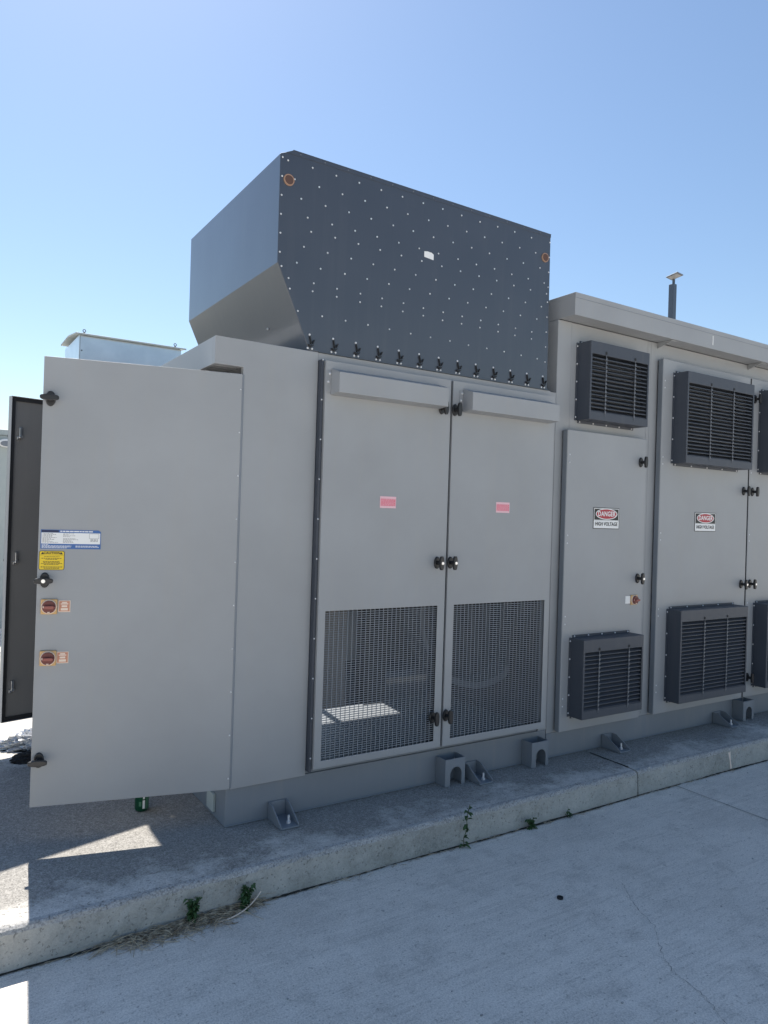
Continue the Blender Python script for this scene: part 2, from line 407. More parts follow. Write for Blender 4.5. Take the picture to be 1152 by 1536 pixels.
def rotary(parent, x, z, y, mtx=None, tag_dx=.063, tag_mat='salmon', blank=False):
    mb = MB();  T = mtx or Matrix.Identity(4)
    mb.M = T
    mb.box(x-.0325,x+.0325,y-.010,y,z-.0325,z+.0325)
    sw = mb.build('rotary_switch', 'tan', parent, bevel=.004)
    m2 = MB(); m2.M = T; m2.cyl((x,y-.010,z),(x,y-.014,z),.031,.030,20); m2.build('ring', 'cream', sw)
    m2 = MB(); m2.M = T; m2.cyl((x,y-.014,z),(x,y-.024,z),.0275,.026,20); m2.build('rotor', 'maroon', sw)
    m2 = MB(); m2.M = T; m2.prism([(x-.017,z-.006),(x+.018,z-.007),(x+.025,z),(x+.018,z+.007),(x-.017,z+.006)], y-.040,y-.024); m2.build('grip', 'maroon_grip', sw, bevel=.002)
    m2 = MB(); m2.M = T
    m2.box(x-.023,x-.019,y-.0252,y-.024,z-.004,z+.005); m2.build('position_mark', 'cream', sw)
    m2 = MB(); m2.M = T; m2.box(x-.004,x+.005,y-.0252,y-.024,z-.024,z-.020); m2.build('position_mark', 'cream', sw)
    tx = x+tag_dx
    m2 = MB(); m2.M = T; m2.box(tx-.024,tx+.024,y-.003,y,z-.024,z+.026); tg = m2.build('switch_tag', 'white' if blank else 'cream', parent, bevel=.001)
    if not blank:
        m2 = MB(); m2.M = T; m2.box(tx-.021,tx+.021,y-.0036,y-.003,z-.021,z+.023); m2.build('tag_field', tag_mat, tg)
        m2 = MB(); m2.M = T
        for zz, wd, hh in ((.017,.010,.0025),(.011,.015,.0022),(.001,.011,.004),(-.012,.014,.005)):
            m2.box(tx-wd,tx+wd,y-.0042,y-.0036,z+zz-hh,z+zz+hh)
        m2.build('tag_print', 'cream', tg)
    return sw
def foot(parent, x0, x1, yb):
    mb = MB(); z = ZP+.002; yf = 3.052
    mb.box(x0,x1,yf,yb,z,z+.008)
    g = [(yf+.004,z+.008),(yf+.004,z+.018),(yb-.045,z+.078),(yb,z+.082),(yb,z+.008)]
    mb.prism(g, x0, x0+.006, 'x'); mb.prism(g, x1-.006, x1, 'x')
    mb.box(x0+.006,x1-.006,yb-.006,yb,z+.008,z+.080)
    f = mb.build('mounting_foot', 'skid', parent, bevel=.0015)
    xm = (x0+x1)/2+.012; ym = yf+.045
    m2 = MB(); m2.cyl((xm,ym,z+.008),(xm,ym,z+.018),.011,.011,6); m2.cyl((xm,ym,z+.018),(xm,ym,z+.045),.006,.0055,8)
    m2.build('anchor_bolt', 'rivet', f)
    return f
def pocket(parent, x0, x1, yb):
    z0 = ZP+.002; z1 = ZP+.150; y0 = yb-.085; t = .006
    mb = MB(); xm = (x0+x1)/2+.006; rr = .040; zs = z0+.062
    # front plate with an arched mouth
    arch = [(xm-rr, z0)] + [(xm-rr*math.cos(math.pi*k/12), zs+rr*math.sin(math.pi*k/12)) for k in range(13)] + [(xm+rr, z0)]
    outer = [(x0,z0)] + [(x0,zs)] + [(x0 + (x1-x0)*k/12, z1) for k in range(1,12)] + [(x1,zs)] + [(x1,z0)]
    n = len(arch)
    vs_ = [(x,y0,z) for x,z in arch]+[(x,y0,z) for x,z in outer]+[(x,y0+t,z) for x,z in arch]+[(x,y0+t,z) for x,z in outer]
    fs = []
    for i in range(n-1):
        fs += [(i,i+1,n+i+1,n+i),(2*n+i,3*n+i,3*n+i+1,2*n+i+1),(i,2*n+i,2*n+i+1,i+1),(n+i,n+i+1,3*n+i+1,3*n+i)]
    mb.add(vs_, fs)
    mb.add([(x0,y0,z1),(x1,y0,z1),(x1,y0+t,z1),(x0,y0+t,z1),(x0,y0,zs),(x0,y0+t,zs),(x1,y0,zs),(x1,y0+t,zs),(x0+(x1-x0)/12,y0,z1),(x1-(x1-x0)/12,y0,z1),(x0+(x1-x0)/12,y0+t,z1),(x1-(x1-x0)/12,y0+t,z1)],
           [(4,8,0),(6,1,9),(5,3,10),(7,11,2),(0,8,10,3),(9,1,2,11),(0,3,5,4),(1,6,7,2)])
    mb.box(x0,x0+t,y0+t,yb,z0,z1); mb.box(x1-t,x1,y0+t,yb,z0,z1)
    return mb.build('lifting_pocket', 'skid', parent, bevel=0)

# ------------------------------------------------------------------ left enclosure
YB, YP, YD = 3.209, 3.189, 3.139       # skid face, panel face, door face
XL, XR, YK = 1.240, 3.225, 4.98
enc = thing('equipment_enclosure', 'grey metal enclosure with open end doors and twin mesh-bottom front doors', 'enclosure', (2.2, 4.0, ZP))
mb = MB(); mb.box(1.232, 3.290, YB, 4.95, ZP+.002, .326)
mb.box(1.2315,3.2905,YB-.004,YB,ZP+.002,ZP+.010); mb.build('base_skid', 'skid', enc, bevel=.004)
mb = MB(); mb.box(1.30, 3.22, YP+.03, YK, .3265, .350); mb.build('floor_plate', 'skid', enc)
# front panel with the overhanging top box: one folded sheet, L-shaped seen from the front
mb = MB()
mb.prism([(1.107,2.285),(1.245,2.285),(1.245,.3268),(1.632,.3268),(1.632,2.411),(1.107,2.411)], YP, YP+.03)
fp = mb.build('front_panel', 'grey', enc, bevel=.002)
mb = MB()
mb.box(1.107,1.125,YP+.03,YK,2.285,2.411); mb.box(1.125,3.215,YP+.03,YK,2.385,2.409)
mb.box(1.107,1.245,YK,YK+.02,2.285,2.411)
tb = mb.build('top_box', 'grey', enc, bevel=.002)
mb = MB()
for k in range(40):
    y = YP+.055+k*.045
    if y > YK-.02: break
    mb.box(1.127,1.25,y,y+.010,2.286,2.298)
for x in (1.15,1.19,1.23): mb.box(x,x+.005,YP+.05,YK-.02,2.300,2.306)
mb.build('vent_grille', 'grey', tb, kind='stuff')
# header, jambs, right and rear walls
mb = MB(); mb.box(1.633,XR,YP+.002,YP+.03,2.371,2.409); mb.build('door_header', 'grey', enc)
mb = MB(); mb.box(XR+.001,3.2945,YB+.002,YB+.022,.327,2.409); mb.box(3.2,3.2945,3.30,3.31,2.4095,2.99); mb.build('joint_and_sun_block_strip', 'grey', enc)  # upper plate added to stop sun through the gap beside the hood
mb = MB(); mb.box(1.632,1.70,YP+.012,YP+.05,.351,2.370); mb.box(3.17,XR,YP+.012,YP+.05,.351,2.370); mb.box(2.40,2.46,YP+.012,YP+.05,.351,2.370)
mb.build('door_jamb', 'gasket', enc)
mb = MB(); mb.box(XR-.03,XR,YP+.05,YK,.351,2.384); mb.build('side_wall', 'machine', enc)
mb = MB(); mb.frame(1.245,XR-.03,.351,2.384,1.66,2.765,.45,1.90,YK-.03,YK); mb.box(2.285,2.33,YK-.03,YK,.452,1.898); mb.build('rear_wall', 'grey', enc)
mb = MB(); mb.box(1.58,1.60,YP+.03,YK-.03,.351,2.384); mb.build('partition', 'machine', enc)
mb = MB(); mb.box(1.236,1.30,YK-.06,YK,.327,2.2845); mb.build('sun_block_post', 'grey', enc)  # unseen post added to block sun coming through the hinge slit
# machinery seen through the mesh: duct, drum, fan shroud
mb = MB(); mb.box(1.72,2.02,3.50,3.78,.545,2.2)
mb.build('duct', 'inner', enc)
mb = MB(); mb.box(2.10,2.24,3.42,3.499,.565,2.2); mb.build('upright_post', 'gasket', enc)
mb = MB(); mb.box(2.26,3.12,3.62,3.80,.56,2.2); mb.build('heater_casing', 'machine', enc)
mb = MB(); mb.cyl((2.06,3.66,.635),(2.60,3.66,.635),.13,.13,24); mb.cyl((2.60,3.66,.63),(2.68,3.66,.63),.09,.09,20); mb.build('motor', 'hood', enc, smooth=False)
mb = MB(); n = 40
for rr, y0, y1 in ((.44,3.46,3.61),):
    for k in range(n):
        a0 = 2*math.pi*k/n; a1 = 2*math.pi*(k+1)/n
        for (ra, rb, ya, yb_) in ((rr,rr,y0,y1),(rr,rr+.035,y0,y0-.012),(rr+.035,rr+.035,y0-.012,y1)):
            f = lambda a, r_, y: (2.96+math.cos(a)*r_, y, 1.04+math.sin(a)*r_)
            pp = [f(a0,ra,ya), f(a1,ra,ya), f(a1,rb,yb_), f(a0,rb,yb_)]
            pp = [(min(p[0], 3.19), p[1], p[2]) for p in pp]
            mb.add(pp, [(0,1,2,3)])
mb.build('fan_shroud', 'strap', enc)
# twin front doors
for (x0, x1, hx0, hx1, dn) in ((1.650,2.422,1.689,2.374,'l'), (2.437,3.214,2.488,3.178,'r')):
    mb = MB(); mb.frame(x0,x1,.367,2.367,hx0,hx1,.405,1.138,YD,YD+.0035)
    for bx in ((x0,x0+.003),(x1-.003,x1)): mb.box(bx[0],bx[1],YD+.0035,YP+.008,.367,2.367)
    mb.box(x0+.003,x1-.003,YD+.0035,YP+.008,2.364,2.367); mb.box(x0+.003,x1-.003,YD+.0035,YP+.008,.367,.370)
    d = mb.build('front_door', 'grey', enc, bevel=.0018, label='front door with a coarse slotted mesh in its lower half')
    mb = MB(); mb.frame(x0+.004,x1-.004,1.14,2.362,x0+.3,x0+.31,1.6,1.61,YD+.02,YD+.035); mb.build('door_lining', 'inner', d)
    # slotted mesh
    mb = MB(); nc, nr = 26, 64
    px = (hx1-hx0)/nc; pz = (1.138-.405)/nr
    for i in range(1, nc): mb.box(hx0+i*px-.0016,hx0+i*px+.0016,YD+.0045,YD+.0065,.403,1.140)
    for j in range(1, nr): mb.box(hx0-.002,hx1+.002,YD+.0066,YD+.0085,.405+j*pz-.0018,.405+j*pz+.0018)
    mb.build('mesh_screen', 'skid', d, kind='stuff', label='coarse slotted steel mesh screen')
    # rain canopy over the top
    cx0, cx1 = (1.681,2.343) if dn == 'l' else (2.508,3.170)
    mb = MB(); ya = YD-.001; yf = YD-.08
    mb.prism([(ya,2.330),(ya,2.312),(yf,2.300),(yf,2.208),(ya,2.206),(ya,2.200),(yf-.003,2.205),(yf-.003,2.303)], cx0, cx1, 'x')
    mb.prism([(ya,2.318),(ya,2.2),(yf,2.207),(yf,2.300)], cx0-.002, cx0, 'x'); mb.prism([(ya,2.318),(ya,2.2),(yf,2.207),(yf,2.300)], cx1, cx1+.002, 'x')
    c = mb.build('rain_canopy', 'grey', d, bevel=.0015)
    for fa, fb in ((cx0-.026,cx0-.002),(cx1+.002,cx1+.022)):
        mb = MB(); mb.box(fa,fb,YD-.003,YD,2.212,2.318); mb.build('canopy_flange', 'grey', c, bevel=.001)
    dots('flange_bolt', c, [(cx0-.010,YD-.003,2.303),(cx0-.018,YD-.003,2.262)], .007, .006)
    hx = 2.360 if dn == 'l' else 2.447
    for z, lk in ((2.206,0), (1.371,1), (.536,0)): t_handle(d, hx+(.0 if dn == 'l' else .004), z, YD, lock=bool(lk))
# hinge strip with screws left of the doors
mb = MB(); mb.box(1.634,1.6465,YP-.034,YP+.010,.351,2.372); hs = mb.build('hinge_strip', 'louver', enc)  # charcoal puts the shade of the hinge gap into the strip's colour
dots('hinge_screw', hs, [(1.640,YP-.034,.42+.195*k) for k in range(11)], .0045, .003)
# skid fittings
foot(enc, 1.445, 1.540, YB-.004); foot(enc, 2.640, 2.738, YB-.004)
pocket(enc, 2.448, 2.585, YB-.0045); pocket(enc, 3.092, 3.230, YB-.0045)
mb = MB(); mb.box(1.218,1.2315,3.335,3.425,.175,.26); mb.build('skid_tag', 'far_paint', enc, bevel=.002)

# ---- open end door (exterior towards the camera)
def leaf_matrix(hinge, end):
    h = Vector((*hinge, 0)); e = Vector((*end, 0)); u = (h-e).normalized(); y = Vector((-u.y, u.x, 0))
    m = Matrix((u, y, Vector((0,0,1)))).transposed().to_4x4(); m.translation = e
    return m, (h-e).length
T1, L1 = leaf_matrix((1.240,3.186), (.428,3.385))
mb = MB(); mb.M = T1
mb.box(0,L1,0,.003,.330,2.252); mb.box(0,.003,.003,.045,.330,2.252); mb.box(L1-.003,L1,.003,.045,.330,2.252); mb.box(.003,L1-.003,.003,.045,.330,.333); mb.box(.003,L1-.003,.003,.045,2.249,2.252)
ed = mb.build('end_door', 'grey', enc, bevel=.0018, label='wide end door standing open, carrying labels, handles and two rotary switches')
mb = MB(); mb.M = T1; mb.box(.025,L1-.025,.012,.030,.36,2.22); mb.build('door_lining', 'inner', ed)
mb = MB(); mb.M = T1; mb.cyl((L1+.004,.006,.335),(L1+.004,.006,2.248),.006,.006,8); mb.build('piano_hinge', 'skid', ed)
dots('hinge_screw', ed, [(L1-.006,-.0,.38+.2*k) for k in range(10)], .004, .003, mtx=T1)
for z, lk in ((2.072,0),(1.297,1),(.530,0)): t_handle(ed, L1-.806, z, 0, T1, vertical=False, lock=bool(lk))
rotary(ed, L1-.785, 1.184, 0, T1, tag_dx=.060); rotary(ed, L1-.783, .964, 0, T1, tag_dx=.057)
# ---- second open end door (lined inside towards the camera)
T2, L2 = leaf_matrix((1.240,4.98), (.437,4.762))
mb = MB(); mb.M = T2
mb.box(0,L2,.042,.045,.330,2.252); mb.box(0,.003,0,.042,.330,2.252); mb.box(L2-.003,L2,0,.042,.330,2.252); mb.box(.003,L2-.003,0,.042,.330,.333); mb.box(.003,L2-.003,0,.042,2.249,2.252)
rd = mb.build('end_door', 'grey', enc, bevel=.0015, label='far end door standing open, its dark lined inside showing')
mb = MB(); mb.M = T2; mb.box(.0265,L2-.0265,.022,.040,.3565,2.2255); mb.build('door_lining', 'inner', rd)
mb = MB(); mb.M = T2; mb.frame(.003,L2-.003,.333,2.249,.026,L2-.026,.356,2.226,.012,.030); mb.build('door_gasket', 'gasket', rd)
for z in (2.02,1.28,.52):
    mb = MB(); mb.M = T2; mb.box(.050,.066,.004,.022,z,z+.050); mb.cyl((.060,.003,z-.004),(.060,.022,z-.004),.011,.011,10); mb.box(.040,.056,.010,.022,z-.022,z-.004)
    mb.build('latch_cam', 'chrome', rd, bevel=.002)
    mb = MB(); mb.M = T2; mb.cyl((.03,.045,z),(.03,.075,z),.011,.010,10); mb.cyl((.016,.085,z),(.075,.085,z),.010,.010,8); mb.build('handle', 'plastic', rd)

# ------------------------------------------------------------------ dark exhaust hood
hood = thing('exhaust_hood', 'large dark riveted sheet-metal hood rising above the front doors', 'hood', (2.3, 3.9, 2.41))
HY0, HY1 = 3.189, 4.54
prof = [(1.396,3.326),(1.461,3.356),(3.187,3.356),(3.196,2.412),(1.578,2.412),(1.398,2.806)]
mb = MB(); mb.prism(prof, HY0, HY1); hb = mb.build('hood_shell', 'hood', hood, bevel=.003)
mb = MB(); mb.prism([(1.4615,3.3565),(3.1865,3.3565),(3.1865,3.338),(1.425,3.338)], HY0-.0025, HY0-.0002); mb.build('top_flange', 'hood', hood)
mb = MB(); mb.box(1.4615,3.187,HY0-.004,HY1,3.3565,3.359); mb.build('top_sheet', 'hood', hood)
mb = MB(); mb.box(1.63,3.20,HY0-.006,HY0-.0005,2.4105,2.4155); mb.build('bottom_flange', 'hood', hood)
piv = []
Y_ = HY0-.0006
rows = {'A':(1.567,3.302,12),'B':(1.605,3.220,12),'C':(1.511,3.138,13),'D':(1.550,3.055,13),'E':(1.571,2.992,13),'F':(1.533,2.909,13),'G':(1.497,2.826,13),'H':(1.459,2.743,13),'I':(1.590,2.701,12),'J':(1.511,2.592,13)}
for (x, z, n_) in rows.values():
    for k in range(n_): piv.append((x+k*.1328+random.gauss(0,.0012), Y_, z+random.gauss(0,.0012)))
piv += [(1.408,Y_,3.310-.0905*k) for k in range(6)] + [(1.419,Y_,2.792),(1.466,Y_,2.693),(1.436,Y_,3.302),(1.474,Y_,3.222)]
piv += [(3.181-.0015*k,Y_,3.309-.0912*k) for k in range(9)]
dots('rivets', hood, piv, .0050, .0035)
dots('flange_rivets', hood, [(1.50+.133*k, HY0-.0028, 3.347) for k in range(13)], .004, .003, mat='strap')
dots('side_rivets', hood, [(0,0,0)], .0062, .004, mtx=Matrix.Translation((1.50,3.52,2.57)))
# toggle latches along the bottom
for i in range(13):
    x = 1.582 + i*.1312; z = 2.449
    mb = MB()
    mb.prism([(x-.005,z+.032),(x-.001,z+.033),(x+.008,z-.004),(x+.004,z-.006)], Y_-.009, Y_)
    mb.prism([(x-.013,z-.012),(x+.003,z-.022),(x+.018,z-.010),(x+.015,z-.006),(x+.003,z-.015),(x-.011,z-.007)], Y_-.011, Y_)
    mb.prism([(x+.009,z-.001),(x+.017,z+.016),(x+.0205,z+.014),(x+.0135,z-.003)], Y_-.016, Y_-.004)
    la = mb.build('toggle_latch', 'plastic', hood)
    dots('latch_rivets', la, [(x-.003,Y_,z+.041),(x-.011,Y_,z-.026),(x+.013,Y_,z-.026)], .0062, .004)
for (x, z) in ((1.443,3.209),(3.143,3.208)):
    mb = MB(); mb.cyl((x,Y_,z),(x,Y_-.006,z),.028,.027,20); mb.cyl((x,Y_-.006,z),(x,Y_-.0075,z),.022,.021,20,1)
    mb.build('plug_cap', ['rust_rim','rust'], hood)
st = MB(); st.prism([(2.249,3.018),(2.311,3.012),(2.311,3.042),(2.298,3.049),(2.270,3.051),(2.249,3.047)], Y_-.0016, Y_-.0004)
tag(st.build('sticker', 'white'), 'small torn white sticker on the dark hood', 'sticker')

# ------------------------------------------------------------------ right container
con = thing('equipment_container', 'long grey metal equipment container with overhanging roof and dark louvre boxes', 'container', (6.2, 4.0, ZP))
CX0, CX1, CY1 = 3.296, 9.2, 5.0
mb = MB(); mb.box(CX0,CX1,YB,CY1-.05,ZP+.002,.300); mb.box(CX0-.0005,CX1,YB-.004,YB,ZP+.002,ZP+.010); mb.build('base_skid', 'skid', con, bevel=.004)
mb = MB(); mb.box(CX0,CX1,YB,CY1,.3005,2.866); wl = mb.build('wall', 'grey', con, bevel=.003)
mb = MB()
for x in (3.415,4.155,4.19): mb.box(x,x+.0015,YB-.0012,YB-.0002,2.20 if x < 3.5 else .32,2.864)
mb.build('wall_seam', 'grey', wl)
mb = MB()
mb.box(CX0+.004,CX1+.05,YB-.13,CY1+.1,2.985,3.005); mb.box(CX0+.004,CX1+.05,YB-.13,YB-.128,2.868,2.985)
mb.box(CX0+.004,CX0+.006,YB-.128,CY1+.1,2.868,2.985); mb.box(CX0+.006,CX1+.05,YB-.128,YB-.110,2.868,2.870)
mb.box(CX0+.006,CX1+.05,YB-.110,YB-.001,2.8685,2.8715)
rf = mb.build('roof', 'grey', con, bevel=.002)
mb = MB(); mb.box(CX0+.0035,CX1+.05,YB-.1315,YB-.1303,2.972,2.9745); mb.build('roof_fold', 'skid', rf)
mb = MB(); mb.box(4.689,4.697,YB-.1318,YB-.1305,2.895,2.960); mb.build('touch_up_mark', 'white', rf)
for x in (4.255,5.345,6.435,7.525,8.6):
    mb = MB(); mb.prism([(YB-.0015,2.867),(YB-.112,2.867),(YB-.112,2.861),(YB-.0015,2.828)], x, x+.006, 'x'); mb.box(x+.006,x+.05,YB-.112,YB-.002,2.863,2.867)
    mb.build('soffit_bracket', 'grey', rf)
def cdoor(x0, x1, z0, z1, hinge_z):
    mb = MB(); mb.box(x0,x1,YB-.050,YB-.010,z0,z1); d = mb.build('door', 'grey', con, bevel=.004)
    mb = MB(); mb.box(x0+.006,x1-.006,YB-.010,YB-.001,z0+.006,z1-.006); mb.build('door_gasket', 'gasket', d)
    mb = MB(); mb.box(x0-.0025,x0-.0003,YB-.046,YB-.012,z0+.003,z1-.003); mb.build('shaded_door_edge', 'gasket' if x0 > 5 else 'skid', d)  # dark strip paints the shade on the door edge facing away from the light
    pts = []
    for z in hinge_z: pts += [(x0+.022,YB-.050,z),(x0+.022,YB-.050,z-.048)]
    dots('hinge_screw', d, pts, .0055, .003); return d
YF = YB-.050
d1 = cdoor(3.356,4.109,.312,2.185,(2.031,1.529,1.026,.518))
d2 = cdoor(4.262,5.314,.312,2.753,(2.603,2.078,1.556,1.034,.510))
d3 = cdoor(5.331,6.386,.312,2.753,(2.603,2.078,1.556,1.034,.510))
d4 = cdoor(6.80,7.86,.312,2.753,(2.603,1.556,.510))
for z in (2.025,1.25,.47): t_handle(d1, 4.050, z, YF, lock=(z == 1.25))
for z in (2.597,1.886,1.181,.465): t_handle(d2, 5.255, z, YF, lock=(z in (1.181,)))
for z in (2.597,1.886,1.181,.465): t_handle(d3, 5.372, z, YF, lock=(z in (1.181,)))
rotary(d1, 4.018, 1.108, YF, tag_dx=-.058, blank=True)

def louvre(parent, x0, x1, z0, z1, yb, nsl, fine=True):
    dp = .108; yf = yb-dp; t = .004
    sb, tb_, bb = .014, .078, .050
    mb = MB()
    mb.box(x0,x0+t,yf+t,yb,z0,z1); mb.box(x1-t,x1,yf+t,yb,z0,z1); mb.box(x0+t,x1-t,yf+t,yb,z1-t,z1); mb.box(x0+t,x1-t,yf+t,yb,z0,z0+t)
    mb.frame(x0,x1,z0,z1,x0+sb,x1-sb,z0+bb,z1-tb_,yf,yf+t)
    lb = mb.build('louvre_box', 'louver', parent, bevel=.0018)
    mb = MB(); mb.box(x0-.014,x0,yb-.003,yb,z0-.002,z1+.002); mb.box(x0+.012,x1-.012,yb-.003,yb,z1,z1+.016); mb.box(x0+.012,x1-.012,yb-.003,yb,z0-.016,z0)
    mb.build('flange', 'louver', lb)
    pts = [(x0-.007,yb-.003,z0+.02+(z1-z0-.04)*k/4) for k in range(5)] + [(x0+.03+(x1-x0-.06)*k/4,yb-.003,z1+.008) for k in range(5)] + [(x0+.03+(x1-x0-.06)*k/4,yb-.003,z0-.008) for k in range(5)]
    dots('flange_bolt', lb, pts, .006, .005)
    mb = MB(); mb.box(x0+t,x1-t,yb-.002,yb-.0005,z0+t,z1-t); mb.build('backing', 'louver', lb)
    oz0, oz1 = z0+bb, z1-tb_; p = (oz1-oz0)/nsl
    mb = MB(); ya = yf+t+.001
    zz = oz0
    mb.prism([(ya,zz),(ya,zz+.005),(ya+.002,zz+.005),(ya+.045,zz+p*1.15),(ya+.047,zz+p*1.15),(ya+.003,zz)], x0+sb+.001, x1-sb-.001, 'x')
    s0 = mb.build('slat', 'louver', lb)
    for k in range(1, nsl): dup(s0, (0,0,k*p)).rotation_euler.x = random.gauss(0, .022)
    # bird wire just behind the slats
    mb = MB(); yw = yb-.052
    x = x0+sb
    while x < x1-sb: mb.box(x,x+.0016,yw,yw+.0016,oz0,oz1); x += .012
    z = oz0
    while z < oz1: mb.box(x0+sb,x1-sb,yw-.0016,yw,z,z+.0014); z += .012
    mb.build('bird_wire', 'wire', lb, kind='stuff')
    W_ = x1-x0
    for fx in ((.25,.745) if W_ < .7 else (.335,.675)):
        xm = x0+W_*fx
        mb = MB(); mb.box(xm-.002,xm+.002,yf-.0025,yf-.0005,oz0-.02,oz1+.006)
        for k in range(nsl): mb.box(xm-.006,xm+.006,yf-.005,yf-.0026,oz0+k*p-.004,oz0+k*p+p*.42)
        sp = mb.build('strap', 'strap', lb)
        mb = MB(); mb.box(xm-.006,xm+.006,yf-.004,yf-.0002,oz1+.008,oz1+.024); mb.build('strap_clip', 'gasket', sp)
    return lb
louvre(con, 3.474,4.036,2.256,2.744,YB-.0005,14)
louvre(con, 3.433,3.996,.405,.892,YF-.0005,14)
for x in (4.384,5.444): 
    louvre(con, x,x+.798,2.041,2.668,YF-.0005,20); louvre(con, x,x+.798,.395,1.030,YF-.0005,20)
foot(con, 3.800,3.900,YB-.004); foot(con, 5.020,5.118,YB-.004); pocket(con, 5.275,5.415,YB-.0045)
# post with a small flat head on the roof
px, py = 5.49, 4.0
mb = MB(); mb.box(px-.024,px+.024,py-.024,py+.024,3.0055,3.715); post = mb.build('roof_post', 'hood', con, bevel=.003)
mb = MB(); mb.box(px-.06,px+.06,py-.06,py+.06,3.0055,3.013); mb.build('post_foot', 'hood', post)
mb = MB(); mb.cyl((px+.01,py,3.715),(px+.01,py,3.762),.012,.012,10); mb.build('post_stem', 'hood', post)
mb = MB(); mb.M = Matrix.Translation((px-.02,py-.02,3.770)) @ Matrix.Rotation(R(6),4,'Y') @ Matrix.Rotation(R(-8),4,'X')
mb.box(-.046,.040,-.070,.046,0,.008); hd = mb.build('flat_head', 'strap', post, bevel=.003)
m2 = MB(); m2.M = mb.M; m2.box(-.036,.030,-.058,.034,-.002,-.0003); m2.build('pale_underside', 'lit_tone', hd)  # pale sheet paints light onto the underside of the plate

# ------------------------------------------------------------------ signs and labels
def danger(x0, x1, z0, z1, y, label):
    root = MB(); root.box(x0,x1,y-.002,y-.0003,z0,z1)
    o = tag(root.build('warning_sign', 'black_ink'), label, 'sign', 'danger high voltage signs')
    xm = (x0+x1)/2; zm = z0+(z1-z0)*.40; ht = z1-z0
    m = MB(); m.frame(x0+.004,x1-.004,zm,z1-.004,x0+.008,x1-.008,zm+.003,z1-.008,y-.0026,y-.002); m.box(x0+.004,x1-.004,y-.0026,y-.002,z0+.004,zm-.001); m.build('white_field', 'white', o)
    ca = zm+(z1-zm)*.50
    for nm, mt, rx, rz, yy in (('oval_border','white',.103,.0355,.0030),('oval','red_ink',.095,.0305,.0036)):
        m = MB(); n = 40
        m.add([(xm+math.cos(2*math.pi*k/n)*rx, y-yy, ca+math.sin(2*math.pi*k/n)*rz) for k in range(n)], [tuple(range(n))]); m.build(nm, mt, o)
    text('DANGER', 'lettering', 'white', face_mtx(xm, y-.0042, ca), .044, o, bold=.0010, sx=.90)
    text('HIGH VOLTAGE', 'lettering', 'black_ink', face_mtx(xm, y-.0034, z0+(zm-z0)*.56), .033, o, bold=.0006, sx=.86)
danger(3.604,3.850,1.575,1.711,YF,'danger high voltage sign on the narrow door beside the mesh doors')
danger(4.660,4.912,1.573,1.710,YF,'danger high voltage sign on the wide door between two louvre boxes')
for x0, x1, z0, z1, lb in ((1.985,2.083,1.656,1.716,'faded pink label on the left mesh-bottom front door'),(2.770,2.872,1.654,1.714,'faded pink label on the right mesh-bottom front door')):
    m = MB(); m.box(x0,x1,YD-.0014,YD-.0003,z0,z1); o = tag(m.build('label_plate', 'pink_pale'), lb, 'label', 'faded pink labels')
    m = MB(); m.box(x0+.004,x1-.004,YD-.0019,YD-.0014,z0+.010,z1-.012); m.build('print_field', 'pink_vinyl', o)
    m = MB()
    for k in range(6):
        zz = z1-.017-.0066*k; xx = x0+.007
        while xx < x1-.012:
            wd = random.uniform(.004,.014); m.box(xx,min(xx+wd,x1-.007),YD-.0023,YD-.0019,zz,zz+.0022); xx += wd+.003
    m.build('fine_print', 'pink_pale', o)
def LB(T): 
    m = MB(); m.M = T; return m
def bars(mb, x0, x1, z, h, y, lo=.004, hi=.012, end=1.0):
    x = x0; xe = x0+(x1-x0)*end
    while x < xe-.002:
        wd = random.uniform(lo, hi); mb.box(x,min(x+wd,xe),y-.0004,y,z,z+h); x += wd+.0022
# blue and white rating plate on the open door
X0, X1, Z0, Z1 = L1-.827, L1-.588, 1.431, 1.513
m = LB(T1); m.prism([(X0,Z0),(X1,Z0),(X1,Z1-.008),(X1-.010,Z1),(X0,Z1)], -.0016, -.0002)
o = tag(m.build('rating_plate', 'blue_ink'), 'blue and white rating plate near the edge of the open door', 'label')
m = LB(T1); m.box(X0+.003,X1-.003,-.0022,-.0016,Z0+.022,Z1-.013); m.build('white_field', 'white', o)
m = LB(T1); m.box(X0+.003,X0+.070,-.0022,-.0016,Z1-.0115,Z1-.002); m.build('navy_field', 'navy_ink', o)
m = LB(T1); bars(m, X0+.076, X0+.206, Z1-.0085, .0045, -.0017, .007, .020)
for k, e_ in enumerate((.24,.97,.95,.85)): bars(m, X0+.005, X0+.125, Z0+.016-.0042*k, .0022, -.0017, end=e_)
for k, e_ in enumerate((.95,.98)): bars(m, X0+.138, X1-.006, Z0+.012-.0042*k, .0022, -.0017, end=e_)
m.build('header_print', 'white', o)
m = LB(T1)
for k, e_ in enumerate((.8,.95,.7,.72,1,.6,.9,.5,.75,1.1)): bars(m, X0+.007, X0+.062, Z1-.0175-.0042*k, .0017, -.0023, .003, .009, e_)
for k, e_ in enumerate((.8,.45,.95,.5,0,.9,1.1,.6,.7,.8)): bars(m, X0+.088, X0+.142, Z1-.0175-.0042*k, .0017, -.0023, .003, .009, e_)
m.frame(X1-.047,X1-.008,Z1-.036,Z1-.015,X1-.046,X1-.009,Z1-.035,Z1-.016,-.0026,-.0022)
for k in range(3): bars(m, X1-.042, X1-.012, Z1-.041-.004*k, .0018, -.0023, .006, .012)
m.build('fine_print', 'grey_ink', o)
